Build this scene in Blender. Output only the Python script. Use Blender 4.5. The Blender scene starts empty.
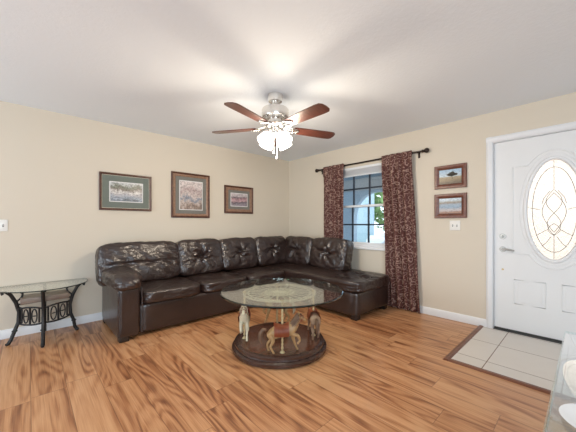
import bpy, bmesh, math, random
from mathutils import Vector, Matrix, noise as mnoise

random.seed(7)
sc = bpy.context.scene
PI = math.pi
def R(a): return math.radians(a)

# ------------------------------------------------------------------ camera, world, light, exposure
cam_d = bpy.data.cameras.new('camera'); cam = bpy.data.objects.new('camera', cam_d)
sc.collection.objects.link(cam); sc.camera = cam
cam.location = (-3.828, -4.09, 1.18)
cam.rotation_euler = (R(90), 0, -math.atan2(.681, .733))
cam_d.sensor_width = 36; cam_d.lens = 36*279/576; cam_d.shift_y = 8/576
cam_d.clip_start = .02

sc.view_settings.view_transform = 'Standard'; sc.view_settings.look = 'None'
sc.view_settings.gamma = 1; sc.view_settings.use_curve_mapping = False
sc.view_settings.exposure = 0.15

w = bpy.data.worlds.new('daylight'); sc.world = w; w.use_nodes = True
nt = w.node_tree; nt.nodes.clear()
wo = nt.nodes.new('ShaderNodeOutputWorld'); bg = nt.nodes.new('ShaderNodeBackground')
bg.inputs[0].default_value = (.93, .97, 1, 1); bg.inputs[1].default_value = 3.0
nt.links.new(bg.outputs[0], wo.inputs[0])

def area(name, loc, aim, sx, sy, power, col):
    d = bpy.data.lights.new(name, 'AREA'); d.shape = 'RECTANGLE'; d.size = sx; d.size_y = sy
    d.energy = power; d.color = col
    o = bpy.data.objects.new(name, d); sc.collection.objects.link(o); o.location = loc
    o.rotation_euler = (Vector(aim)-Vector(loc)).to_track_quat('-Z', 'Y').to_euler()
    return o
area('patio_door_daylight', (-6.9, -1.5, 1.15), (-3.2, -2.0, 2.44), 2.4, 2.0, 66, (.74, .88, 1))
area('fill_light_behind', (-4.6, -6.9, 1.30), (-3.0, -3.4, 2.44), 3.4, 1.8, 160, (.74, .88, 1))  # added fill lamp before the solid wall behind the camera, brightens room and ceiling

# ------------------------------------------------------------------ materials
class NT:
    def __init__(s, name):
        s.m = bpy.data.materials.new(name); s.m.use_nodes = True
        s.t = s.m.node_tree; s.t.nodes.clear()
        s.out = s.t.nodes.new('ShaderNodeOutputMaterial')
    def n(s, typ, ins=None, **kw):
        nd = s.t.nodes.new(typ)
        for k, v in kw.items(): setattr(nd, k, v)
        for k, v in (ins or {}).items(): s.set(nd, k, v)
        return nd
    def set(s, nd, k, v):
        sock = nd.inputs[k]
        if isinstance(v, bpy.types.NodeSocket): s.t.links.new(v, sock)
        elif isinstance(v, bpy.types.Node): s.t.links.new(v.outputs[0], sock)
        else:
            if isinstance(v, tuple) and len(v) == 3 and sock.type == 'RGBA': v = (*v, 1)
            sock.default_value = v
    def math(s, op, a, b=0.0, c=0.0):
        return s.n('ShaderNodeMath', {0: a, 1: b, 2: c}, operation=op).outputs[0]
    def mix(s, f, a, b, bt='MIX'):
        nd = s.n('ShaderNodeMix', data_type='RGBA', blend_type=bt)
        s.set(nd, 0, f); s.set(nd, 6, a); s.set(nd, 7, b)
        return nd.outputs[2]
    def ramp(s, f, stops, interp='LINEAR'):
        nd = s.n('ShaderNodeValToRGB'); cr = nd.color_ramp; cr.interpolation = interp
        while len(cr.elements) < len(stops): cr.elements.new(.5)
        for e, (p, c) in zip(cr.elements, stops): e.position = p; e.color = (*c, 1)
        s.set(nd, 0, f); return nd.outputs[0]
    def coord(s, kind='Object', scale=(1, 1, 1), rot=(0, 0, 0), loc=(0, 0, 0)):
        tc = s.n('ShaderNodeTexCoord')
        mp = s.n('ShaderNodeMapping', {'Vector': tc.outputs[kind], 'Scale': scale, 'Rotation': rot, 'Location': loc})
        return mp.outputs[0]
    def noise(s, vec, scale, detail=3, rough=.5, dist=0):
        return s.n('ShaderNodeTexNoise', {'Vector': vec, 'Scale': scale, 'Detail': detail, 'Roughness': rough, 'Distortion': dist})
    def bump(s, h, strength=.3, dist=.01):
        return s.n('ShaderNodeBump', {'Height': h, 'Strength': strength, 'Distance': dist}).outputs[0]
    def bsdf(s, **kw):
        p = s.n('ShaderNodeBsdfPrincipled')
        for k, v in kw.items(): s.set(p, k.replace('_', ' '), v)
        s.t.links.new(p.outputs[0], s.out.inputs[0]); return p

def simple(name, col, rough=.5, metal=0, vary=.08, nscale=30, bump=0, spec=.5, coat=0):
    t = NT(name); v = t.coord()
    nz = t.noise(v, nscale)
    c = t.mix(nz.outputs[0], tuple(x*(1-vary) for x in col), tuple(min(1, x*(1+vary)) for x in col))
    kw = dict(Base_Color=c, Roughness=rough, Metallic=metal)
    if bump: kw['Normal'] = t.bump(nz.outputs[0], bump, .004)
    p = t.bsdf(**kw); p.inputs['Specular IOR Level'].default_value = spec
    p.inputs['Coat Weight'].default_value = coat
    return t.m

def m_wall():
    t = NT('painted_wall'); v = t.coord()
    a = t.noise(v, 90, 3); b = t.noise(v, 1.2, 2)
    c = t.mix(b.outputs[0], (.680, .612, .510), (.705, .635, .53))
    t.bsdf(Base_Color=c, Roughness=.75, Normal=t.bump(a.outputs[0], .12, .004)); return t.m
def m_ceiling():
    t = NT('knockdown_ceiling'); v = t.coord()
    a = t.noise(v, 38, 4, .6); h = t.ramp(a.outputs[0], [(.42, (0, 0, 0)), (.6, (1, 1, 1))])
    t.bsdf(Base_Color=(.86, .915, .975), Roughness=.85, Normal=t.bump(h, .12, .005)); return t.m
def m_floor():
    t = NT('wood_laminate'); v = t.coord()
    sp = t.n('ShaderNodeSeparateXYZ', {0: v}); x, y = sp.outputs[0], sp.outputs[1]
    PW, PL = .193, 1.25
    xs = t.math('DIVIDE', t.math('ADD', x, 20.03), PW); row = t.math('FLOOR', xs); fx = t.math('FRACT', xs)
    r1 = t.n('ShaderNodeTexWhiteNoise', {'W': row}, noise_dimensions='1D').outputs[0]
    ys = t.math('ADD', t.math('DIVIDE', t.math('ADD', y, 20), PL), t.math('MULTIPLY', r1, 7.3))
    col = t.math('FLOOR', ys); fy = t.math('FRACT', ys)
    idv = t.n('ShaderNodeCombineXYZ', {0: row, 1: col}).outputs[0]
    wn = t.n('ShaderNodeTexWhiteNoise', {'Vector': idv}, noise_dimensions='2D')
    rc, rv = wn.outputs[1], wn.outputs[0]
    off = t.n('ShaderNodeVectorMath', {0: rc, 1: (9.1, 13.7, 5.3)}, operation='MULTIPLY').outputs[0]
    gv = t.n('ShaderNodeVectorMath', {0: v, 1: off}, operation='ADD').outputs[0]
    s1 = t.n('ShaderNodeMapping', {'Vector': gv, 'Scale': (4.2, .55, 1)}).outputs[0]
    warp = t.noise(s1, 1.0, 2, .45).outputs[0]
    fine = t.noise(t.n('ShaderNodeMapping', {'Vector': gv, 'Scale': (170, 3.2, 1)}).outputs[0], 1.0, 3, .6).outputs[0]
    broad = t.noise(t.n('ShaderNodeMapping', {'Vector': gv, 'Scale': (15, .7, 1)}).outputs[0], 1.0, 3, .5).outputs[0]
    rings = t.math('MULTIPLY_ADD', t.math('SINE', t.math('ADD', t.math('MULTIPLY', warp, 95.0), t.math('MULTIPLY', fine, 1.6))), .5, .5)
    rings = t.math('POWER', rings, 1.6)
    zone = t.ramp(broad, [(.42, (0, 0, 0)), (.62, (1, 1, 1))])
    g = t.math('MULTIPLY', rings, t.math('MULTIPLY_ADD', zone, .36, .14))
    g = t.math('ADD', g, t.math('MULTIPLY', zone, .22))
    g = t.math('ADD', g, t.math('MULTIPLY', t.math('SUBTRACT', fine, .40), .85))
    g = t.math('ADD', g, t.math('MULTIPLY', t.math('SUBTRACT', rv, .45), .34))
    c = t.ramp(g, [(0, (.62, .335, .17)), (.25, (.53, .26, .12)), (.55, (.375, .158, .066)), (.95, (.19, .068, .029))])
    ex = t.math('MINIMUM', fx, t.math('SUBTRACT', 1.0, fx)); ey = t.math('MINIMUM', fy, t.math('SUBTRACT', 1.0, fy))
    gx = t.math('LESS_THAN', ex, .010); gy = t.math('LESS_THAN', ey, .0016)
    gap = t.math('MAXIMUM', gx, gy)
    c = t.mix(t.math('MULTIPLY', gap, .5), c, (.10, .04, .02))
    t.bsdf(Base_Color=c, Roughness=t.math('MULTIPLY_ADD', fine, .12, .26), Normal=t.bump(fine, .06, .002)); return t.m
def m_tile():
    t = NT('beige_floor_tile'); v = t.coord(loc=(.5, 3.5, 0))
    b = t.n('ShaderNodeTexBrick', {'Vector': v, 'Scale': 1.0, 'Brick Width': .463, 'Row Height': .463, 'Mortar Size': .004,
            'Color1': (.72, .68, .635), 'Color2': (.76, .715, .665), 'Mortar': (.20, .13, .09)}, offset=0.0)
    nz = t.noise(v, 5, 4, .6, .6)
    c = t.mix(.35, b.outputs[0], t.ramp(nz.outputs[0], [(.3, (.78, .74, .70)), (.7, (1, .99, .97))]), 'MULTIPLY')
    c = t.mix(.45, b.outputs[0], c)
    t.bsdf(Base_Color=c, Roughness=.3, Normal=t.bump(b.outputs[1], -.3, .003)); return t.m
def m_leather(name='dark_brown_leather', k=.24):
    t = NT(name); v = t.coord()
    n1 = t.noise(v, 9, 3, .5, 1.6); n2 = t.noise(v, 160, 2)
    r = t.math('ABSOLUTE', t.math('SUBTRACT', n1.outputs[0], .5))
    crease = t.math('POWER', t.math('MINIMUM', t.math('MULTIPLY', r, 5.0), 1.0), .7)
    h = t.math('ADD', crease, t.math('MULTIPLY', n2.outputs[0], .03))
    c = t.mix(t.noise(v, 6, 3).outputs[0], (.020, .0105, .009), (.036, .020, .0165))
    p = t.bsdf(Base_Color=c, Roughness=.28, Normal=t.bump(h, k, .012))
    p.inputs['Specular IOR Level'].default_value = .8
    return t.m
def m_wood(name, a, b, scale=(3, 40, 40), rough=.35, coat=0.0):
    t = NT(name); v = t.coord(scale=scale)
    nz = t.noise(v, 1.0, 4, .6, .5)
    c = t.ramp(nz.outputs[0], [(.3, a), (.7, b)])
    p = t.bsdf(Base_Color=c, Roughness=rough, Normal=t.bump(nz.outputs[0], .08, .002)); p.inputs['Coat Weight'].default_value = coat
    return t.m
def m_glass(name, tint, refl=1.0, rough=0.0, ior=1.5):
    t = NT(name)
    tr = t.n('ShaderNodeBsdfTransparent', {'Color': tint})
    gl = t.n('ShaderNodeBsdfGlossy', {'Color': (1, 1, 1), 'Roughness': rough})
    bf = t.n('ShaderNodeNewGeometry').outputs['Backfacing']        # same reflectance on the way out as on the way in
    fr = t.n('ShaderNodeFresnel', {'IOR': t.math('MULTIPLY_ADD', bf, 1/ior-ior, ior)})
    mx = t.n('ShaderNodeMixShader', {0: t.math('MULTIPLY', fr, refl), 1: tr, 2: gl})
    t.t.links.new(mx.outputs[0], t.out.inputs[0]); return t.m
def m_textured_glass():
    t = NT('textured_door_glass'); v = t.coord()
    a = t.noise(v, 85, 2, .5, .4)
    nm = t.bump(a.outputs[0], .8, .01)
    gs = t.n('ShaderNodeBsdfGlass', {'Color': (.84, .79, .74), 'Roughness': .16, 'IOR': 1.35, 'Normal': nm})
    tr = t.n('ShaderNodeBsdfTranslucent', {'Color': (.80, .73, .67), 'Normal': nm})
    mx = t.n('ShaderNodeMixShader', {0: .45, 1: gs, 2: tr})
    t.t.links.new(mx.outputs[0], t.out.inputs[0]); return t.m
def m_curtain():
    t = NT('scroll_pattern_curtain'); v = t.coord(scale=(1, .5, 1))
    d = t.noise(v, 9, 2, .5)
    vv = t.n('ShaderNodeVectorMath', {0: v, 1: t.n('ShaderNodeVectorMath', {0: d.outputs[1], 1: (.09, .09, .09)}, operation='MULTIPLY').outputs[0]}, operation='ADD').outputs[0]
    vo = t.n('ShaderNodeTexVoronoi', {'Vector': vv, 'Scale': 17.0})
    rg = t.math('SINE', t.math('MULTIPLY', vo.outputs[0], 15.0))
    k = t.ramp(rg, [(.45, (0, 0, 0)), (.75, (1, 1, 1))])
    c = t.mix(k, (.135, .047, .040), (.42, .27, .22))
    df = t.n('ShaderNodeBsdfPrincipled', {'Base Color': c, 'Roughness': .7})
    tl = t.n('ShaderNodeBsdfTranslucent', {'Color': c})
    mx = t.n('ShaderNodeMixShader', {0: .25, 1: df.outputs[0], 2: tl.outputs[0]})
    t.t.links.new(mx.outputs[0], t.out.inputs[0]); return t.m
def m_emit(name, col, s):
    t = NT(name); e = t.n('ShaderNodeEmission', {'Color': col, 'Strength': s}); t.t.links.new(e.outputs[0], t.out.inputs[0]); return t.m
def m_art(name, stops, seed, nscale=7, amp=.35, contrast=.5):
    """a painted landscape: colour bands by height, broken up by brushy noise"""
    t = NT(name); v = t.coord('Generated', loc=(seed, seed, seed))
    g = t.coord('Generated'); z = t.n('ShaderNodeSeparateXYZ', {0: g}).outputs[2]
    a = t.noise(v, nscale, 7, .72, .9); b = t.noise(v, nscale*3.5, 4, .65, .5); d = t.noise(v, nscale*.45, 2, .5)
    f = t.math('ADD', z, t.math('MULTIPLY', t.math('SUBTRACT', a.outputs[0], .5), amp*1.5))
    f = t.math('ADD', f, t.math('MULTIPLY', t.math('SUBTRACT', d.outputs[0], .5), amp*.9))
    c = t.ramp(f, stops)
    k = t.ramp(b.outputs[0], [(.38, (.22, .21, .22)), (.56, (1, 1, 1))])
    c = t.mix(contrast, c, k, 'MULTIPLY')
    t.bsdf(Base_Color=c, Roughness=.35); return t.m
def m_door():
    t = NT('white_fibreglass_door'); v = t.coord(scale=(60, 60, 2.5))
    nz = t.noise(v, 1.0, 3, .6, .4)
    t.bsdf(Base_Color=(.80, .81, .82), Roughness=.4, Normal=t.bump(nz.outputs[0], .15, .003)); return t.m
def m_leaves(name, a, b):
    t = NT(name); v = t.coord(); nz = t.noise(v, 9, 4, .7)
    t.bsdf(Base_Color=t.ramp(nz.outputs[0], [(.3, a), (.7, b)]), Roughness=.7); return t.m

M = dict(
    wall=m_wall(), ceil=m_ceiling(), floor=m_floor(), tile=m_tile(), leather=m_leather(), panel_leather=m_leather('smooth_panel_leather', .07),
    trim=simple('white_gloss_trim', (.80, .81, .83), .35, vary=.02), door=m_door(),
    strip=m_wood('reddish_transition_wood', (.13, .045, .025), (.22, .085, .045), (40, 3, 40)),
    darkfoot=simple('black_wood_foot', (.02, .013, .01), .4),
    nickel=simple('brushed_nickel', (.78, .76, .73), .24, 1, .05, 60),
    satin=simple('satin_nickel', (.45, .44, .42), .38, 1, .04, 60),
    chrome=simple('polished_chrome', (.75, .75, .76), .12, 1, .02),
    brass=simple('antique_brass', (.55, .42, .22), .35, 1, .15, 60),
    ivory=simple('pale_gilt_metal', (.70, .66, .52), .4, .2, .1, 60),
    iron=simple('dark_wrought_iron', (.030, .029, .030), .45, .5, .3, 80, .3),
    rod=simple('oil_bronze_rod', (.035, .022, .017), .35, .6, .2, 60),
    blade=m_wood('walnut_fan_blade', (.050, .015, .010), (.11, .036, .024), (4, 60, 40), .35, .3),
    shade=m_emit('lit_frosted_glass', (1, .94, .86), 9),
    frame=m_wood('mahogany_frame', (.055, .022, .014), (.13, .050, .030), (30, 30, 30), .35),
    frame_lt=m_wood('brown_frame_inner', (.22, .12, .075), (.34, .20, .13), (30, 30, 30), .4),
    redframe=m_wood('reddish_frame', (.10, .032, .020), (.20, .070, .042), (30, 30, 30), .35),
    fillet=simple('cream_fillet', (.72, .62, .50), .5),
    green_mat=simple('sage_green_mat', (.165, .190, .165), .8, vary=.1),
    grey_mat=simple('grey_green_mat', (.19, .185, .165), .8, vary=.1),
    white_mat=simple('white_mat', (.75, .74, .74), .8),
    plastic=simple('white_plastic', (.82, .81, .78), .35, vary=.02),
    slot=simple('dark_slot', (.05, .05, .05), .6),
    muntin=simple('dark_muntin', (.018, .028, .045), .5),
    vinyl=simple('white_vinyl', (.78, .80, .83), .4, vary=.02),
    pane=m_glass('window_pane', (.86, .92, .96), .8),
    table_glass=m_glass('clear_table_glass', (.91, .95, .925), 1.4),
    glass_edge=m_glass('green_glass_edge', (.10, .17, .14), 1.3),
    top_glass=m_glass('pale_console_glass', (.86, .92, .94), 2.4, .015),
    ed_glass=m_glass('bright_glass_edge', (.93, .98, .98), 1.5),
    oval=m_textured_glass(),
    lead=simple('lead_came', (.09, .085, .08), .4, .6),
    curtain=m_curtain(),
    pole=simple('gilt_twisted_pole', (.62, .52, .30), .35, .4, .2, 60),
    plinth=m_wood('dark_walnut_plinth', (.040, .016, .011), (.068, .028, .018), (30, 30, 60), .25, .4),
    deck=m_wood('polished_walnut_deck', (.085, .028, .016), (.13, .046, .026), (6, 60, 40), .22, .4),
    tan_hide=simple('carved_tan_horse', (.40, .25, .115), .4, 0, .35, 22),
    cream_hide=simple('carved_cream_horse', (.66, .60, .44), .4, 0, .18, 22),
    grey_hide=simple('carved_brown_grey_horse', (.30, .19, .125), .45, 0, .4, 25),
    saddle=simple('rust_saddle', (.42, .115, .050), .4, 0, .25, 40),
    saddle_r=simple('dark_red_saddle', (.25, .05, .04), .4, 0, .2, 40),
    mane=simple('brown_mane', (.15, .085, .05), .6, 0, .3, 60, .4),
    mane_c=simple('buff_mane', (.50, .43, .30), .6, 0, .2, 60, .4),
    taupe=m_wood('taupe_wood', (.17, .125, .10), (.25, .19, .155), (6, 40, 40), .45),
    porcelain=simple('white_porcelain', (.84, .84, .84), .15, vary=.01),
    stucco=simple('blue_grey_stucco', (.30, .385, .47), .9, 0, .06, 60, .2),
    porch_ceil=simple('grey_porch_ceiling', (.34, .36, .38), .9),
    car_white=simple('white_car_paint', (.75, .76, .78), .2),
    pale_wall=simple('pale_blue_siding', (.36, .46, .55), .9),
    concrete=simple('pale_concrete', (.60, .58, .55), .9, 0, .08, 8),
    grass=m_leaves('lawn_green', (.10, .20, .05), (.20, .32, .09)),
    leaf=m_leaves('leaf_green', (.08, .19, .05), (.30, .46, .16)),
    art1=m_art('art_river', [(.05, (.20, .24, .28)), (.2, (.42, .47, .55)), (.38, (.50, .48, .50)), (.5, (.80, .78, .76)), (.62, (.26, .22, .19)), (.78, (.20, .22, .17)), (.92, (.60, .62, .62))], 1.3, 5, .45, .75),
    art2=m_art('art_canyon', [(.05, (.30, .22, .18)), (.22, (.62, .52, .47)), (.36, (.24, .28, .36)), (.48, (.66, .57, .54)), (.7, (.50, .38, .37)), (.9, (.72, .64, .62))], 4.7, 4, .6, .6),
    art3=m_art('art_pink_peak', [(.08, (.35, .30, .34)), (.25, (.15, .12, .14)), (.36, (.60, .40, .42)), (.55, (.52, .31, .33)), (.7, (.22, .17, .19)), (.82, (.62, .55, .56))], 8.1, 4, .35, .6),
    art4=m_art('art_hill', [(.1, (.13, .09, .05)), (.3, (.30, .22, .12)), (.46, (.36, .30, .20)), (.54, (.55, .66, .74)), (.9, (.36, .52, .68))], 2.2, 3, .12, .35),
    art5=m_art('art_lake', [(.08, (.36, .20, .14)), (.22, (.55, .50, .50)), (.4, (.28, .38, .50)), (.58, (.35, .45, .56)), (.72, (.30, .24, .17)), (.88, (.58, .68, .76))], 6.4, 4, .16, .35),
    tree_paint=simple('painted_tree', (.05, .045, .035), .6),
)

# ------------------------------------------------------------------ mesh helpers
def tag(o, label=None, cat=None, group=None, kind=None):
    if label: o['label'] = label
    if cat: o['category'] = cat
    if group: o['group'] = group
    if kind: o['kind'] = kind
    return o
def thing(name, label, cat, loc=(0, 0, 0), rz=0, group=None, kind=None):
    o = bpy.data.objects.new(name, None); sc.collection.objects.link(o)
    o.location = loc; o.rotation_euler = (0, 0, rz); o.empty_display_size = .05
    return tag(o, label, cat, group, kind)
def root_mat(o):
    m = Matrix.Identity(4); ch = []
    while o is not None: ch.append(o); o = o.parent
    for o in reversed(ch): m = m @ o.matrix_basis
    return m
def part(name, bm, mat, parent=None, local=True, smooth=True, label=None, angle=40):
    """link a bmesh as one mesh object; world-space meshes are taken into the parent's frame when local is False"""
    if parent is not None and not local: bm.transform(root_mat(parent).inverted())
    bmesh.ops.recalc_face_normals(bm, faces=bm.faces)
    me = bpy.data.meshes.new(name)
    for f in bm.faces: f.smooth = smooth
    for e in bm.edges:
        if len(e.link_faces) == 2: e.smooth = e.calc_face_angle(0) < R(angle)
    bm.to_mesh(me); bm.free()
    mats = mat if isinstance(mat, (list, tuple)) else [mat]
    for m in mats: me.materials.append(m)
    o = bpy.data.objects.new(name, me); sc.collection.objects.link(o)
    if parent is not None: o.parent = parent
    if label: o['label'] = label
    return o
def box(bm, x0, x1, y0, y1, z0, z1, bev=0.0, seg=2, mat=0):
    r = bmesh.ops.create_cube(bm, size=1)
    bmesh.ops.scale(bm, vec=(abs(x1-x0), abs(y1-y0), abs(z1-z0)), verts=r['verts'])
    bmesh.ops.translate(bm, vec=((x0+x1)/2, (y0+y1)/2, (z0+z1)/2), verts=r['verts'])
    fs = list({f for v in r['verts'] for f in v.link_faces})
    for f in fs: f.material_index = mat
    if bev:
        es = list({e for v in r['verts'] for e in v.link_edges})
        bmesh.ops.bevel(bm, geom=es, offset=bev, segments=seg, profile=.5, affect='EDGES')
    return bm
def nb(*a, **k): return box(bmesh.new(), *a, **k)
def tube(bm, pts, r, n=10, closed=False, caps=True, flat=1.0):
    pts = [Vector(p) for p in pts]; m = len(pts)
    rs = r if isinstance(r, (list, tuple)) else [r]*m
    rings = []; up = None
    for i, p in enumerate(pts):
        a = pts[(i-1) % m] if (closed or i > 0) else p
        b = pts[(i+1) % m] if (closed or i < m-1) else p
        t = (b-a).normalized()
        if up is None:
            up = Vector((0, 0, 1)) if abs(t.z) < .9 else Vector((1, 0, 0))
        s = t.cross(up)
        if s.length < 1e-5: s = t.orthogonal()
        s.normalize(); up2 = s.cross(t).normalized(); up = up2
        rings.append([bm.verts.new(p + s*(math.cos(2*PI*k/n)*rs[i]) + up2*(math.sin(2*PI*k/n)*rs[i]*flat)) for k in range(n)])
    for i in range(m if closed else m-1):
        A, B = rings[i], rings[(i+1) % m]
        for k in range(n): bm.faces.new((A[k], A[(k+1) % n], B[(k+1) % n], B[k]))
    if caps and not closed:
        bm.faces.new(rings[0][::-1]); bm.faces.new(rings[-1])
    return bm
def lathe(bm, prof, n=32, mtx=None, mat=0):
    """prof: (radius, z) from bottom to top; closes on the axis where radius is 0"""
    rings = []
    for r, z in prof:
        if r < 1e-6: rings.append([bm.verts.new((0, 0, z))])
        else: rings.append([bm.verts.new((r*math.cos(2*PI*k/n), r*math.sin(2*PI*k/n), z)) for k in range(n)])
    fs = []
    for A, B in zip(rings, rings[1:]):
        for k in range(n):
            k2 = (k+1) % n
            if len(A) == 1 and len(B) == 1: continue
            if len(A) == 1: fs.append(bm.faces.new((A[0], B[k2], B[k])))
            elif len(B) == 1: fs.append(bm.faces.new((A[k], A[k2], B[0])))
            else: fs.append(bm.faces.new((A[k], A[k2], B[k2], B[k])))
    for f in fs: f.material_index = mat
    if mtx is not None: bmesh.ops.transform(bm, matrix=mtx, verts=[v for r in rings for v in r])
    return bm
def prism(bm, poly, axis_from, axis_to, mapf):
    """poly: 2-D outline; mapf(u, v, w) -> point; extruded between w values"""
    A = [bm.verts.new(mapf(u, v, axis_from)) for u, v in poly]; B = [bm.verts.new(mapf(u, v, axis_to)) for u, v in poly]
    n = len(poly); bm.faces.new(A[::-1]); bm.faces.new(B)
    for i in range(n): bm.faces.new((A[i], A[(i+1) % n], B[(i+1) % n], B[i]))
    return bm
def cushion(c, size, mtx=None, e=5.0, n=18, tufts=(), wr=.006, seed=0, sag=0, puff=None):
    """a stuffed leather block: rounded box with creases drawn into every tuft button; tufts are (u, v, face) in -1..1"""
    bm = bmesh.new(); r = bmesh.ops.create_cube(bm, size=2)
    bmesh.ops.subdivide_edges(bm, edges=bm.edges[:], cuts=n, use_grid_fill=True)
    hx, hy, hz = (s/2 for s in size)
    for v in bm.verts:
        p = v.co.copy()
        k = (abs(p.x)**e+abs(p.y)**e+abs(p.z)**e)**(1/e)
        q = p/k
        o = Vector((q.x*hx, q.y*hy, q.z*hz))
        nrm = Vector((q.x**3/hx, q.y**3/hy, q.z**3/hz)).normalized()
        if puff:                                    # fuller in the middle of the big faces
            ax = puff; u, w_ = [q[i] for i in range(3) if i != ax]
            o[ax] += math.copysign(.022*(1-u*u)*(1-w_*w_), q[ax]) if abs(q[ax]) > .3 else 0
        d = 0
        for (tu, tv, face) in tufts:
            ax, sg = face
            if q[ax]*sg < .5: continue
            uv = [i for i in range(3) if i != ax]
            du = (q[uv[0]]-tu)*(hx, hy, hz)[uv[0]]; dv = (q[uv[1]]-tv)*(hx, hy, hz)[uv[1]]
            dist = math.hypot(du, dv); ang = math.atan2(dv, du)
            d += .055*math.exp(-(dist/.045)**2) + .030*math.exp(-(dist/.19)**2)*(0.5+.5*math.cos(6*ang+1.2*math.sin(30*dist)+seed))**2
            d += .026*math.exp(-((dv+.02*math.sin(du*14+seed))/.015)**2)*max(0, 1-abs(du)/.24)
        o -= nrm*d
        wp = o + .05*mnoise.noise_vector(Vector((o.x*6+seed, o.y*6, o.z*6)))
        c1 = 1-min(1, abs(mnoise.noise(Vector((wp.x*7+seed*3.1, wp.y*7, wp.z*13))))*4.5)
        c2 = 1-min(1, abs(mnoise.noise(Vector((wp.x*15+seed*1.7, wp.y*15, wp.z*22))))*3.5)
        wv = mnoise.noise(Vector((o.x*6+seed*3.1, o.y*6, o.z*6)))*wr*1.3 - c1*wr*.9 - c2*wr*.45
        o += nrm*wv
        if sag: o.z -= sag*(1-q.x*q.x)*(1-q.y*q.y)*(1 if q.z > 0 else 0)
        v.co = o
    if mtx is not None: bm.transform(mtx)
    bm.transform(Matrix.Translation(c)); return bm
def clone(o, parent=None):
    c = o.copy(); sc.collection.objects.link(c)
    if parent is not None: c.parent = parent
    for ch in list(o.children): clone(ch, c)
    return c
def frame_ring(bm, w, h, fw, y0, y1, bev=.004, mat=0):
    """mitred rectangular frame in the local x-z plane, centred, outer size w x h, face towards -y"""
    prof = [(0, y1), (0, y0+.004), (.004, y0), (fw*.55, y0), (fw, y0+(y1-y0)*.45), (fw, y1)]
    rings = []
    for (i, y) in prof:
        a, b = w/2-i, h/2-i
        rings.append([bm.verts.new((x, y, z)) for x, z in ((-a, -b), (a, -b), (a, b), (-a, b))])
    for A, B in zip(rings, rings[1:]+rings[:1]):
        for k in range(4):
            f = bm.faces.new((A[k], A[(k+1) % 4], B[(k+1) % 4], B[k])); f.material_index = mat
    return bm

# ------------------------------------------------------------------ the room
H = 2.44; TH = .14
FAR = -7.2
def struct(name, bm, mat, parent=None, **k):
    o = part(name, bm, mat, parent, smooth=True, angle=30, **k)
    if parent is None: o['kind'] = 'structure'
    return o
struct('wall_rear', nb(FAR-TH, FAR, FAR-TH, TH, 0, H), M['wall'])
struct('wall_side', nb(FAR, TH, FAR-TH, FAR, 0, H), M['wall'])
struct('floor', nb(FAR, TH, FAR, TH, -.1, 0), M['floor'])
struct('ceiling', nb(FAR, TH, FAR, TH, H, H+.1), M['ceil'])
struct('wall_left', nb(FAR, 0, 0, TH, 0, H), M['wall'])
WY0, WY1, WZ0, WZ1 = -1.10, -2.12, .80, 2.09          # window opening
DY0, DY1, DZ = -3.350, -4.365, 2.105                  # door opening
bm = bmesh.new()
for (a, b, z0, z1) in ((TH, WY0, 0, H), (WY0, WY1, 0, WZ0), (WY0, WY1, WZ1, H), (WY1, DY0, 0, H), (DY0, DY1, DZ, H), (DY1, FAR, 0, H)):
    box(bm, 0, TH, b, a, z0, z1)
struct('wall_right', bm, M['wall'])
def baseboard(name, p, q):
    bm = bmesh.new(); p = Vector(p); q = Vector(q); d = (q-p).normalized(); nrm = Vector((d.y, -d.x, 0))
    prof = [(0, 0), (.015, 0), (.015, .070), (.010, .084), (.006, .090), (0, .092)]
    prism(bm, prof, 0, (q-p).length, lambda u, v, s: p + d*s + nrm*u + Vector((0, 0, v)))
    struct(name, bm, M['trim'])
baseboard('baseboard_left', (FAR, 0, 0), (0, 0, 0))
baseboard('baseboard_right', (0, 0, 0), (0, -3.304, 0))
baseboard('baseboard_right_rear', (0, -4.41, 0), (0, FAR, 0))
# tiled entry let into the wood floor, with its wooden edging
struct('floor_entry', nb(-1.135, 0, -5.2, -3.275, 0, .006, .001, 1), M['tile'])
bm = bmesh.new()
prism(bm, [(0, 0), (0, .006), (.012, .014), (.036, .014), (.05, .003), (.05, 0)], 0, 1.19, lambda u, v, s: Vector((-1.185+s, -3.275+u, v)))
struct('trim_1', bm, M['strip'])
bm = bmesh.new()
prism(bm, [(0, 0), (0, .006), (.012, .014), (.036, .014), (.05, .003), (.05, 0)], 0, 1.925, lambda u, v, s: Vector((-1.135-u, -3.275-s, v)))
struct('trim_2', bm, M['strip'])

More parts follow.
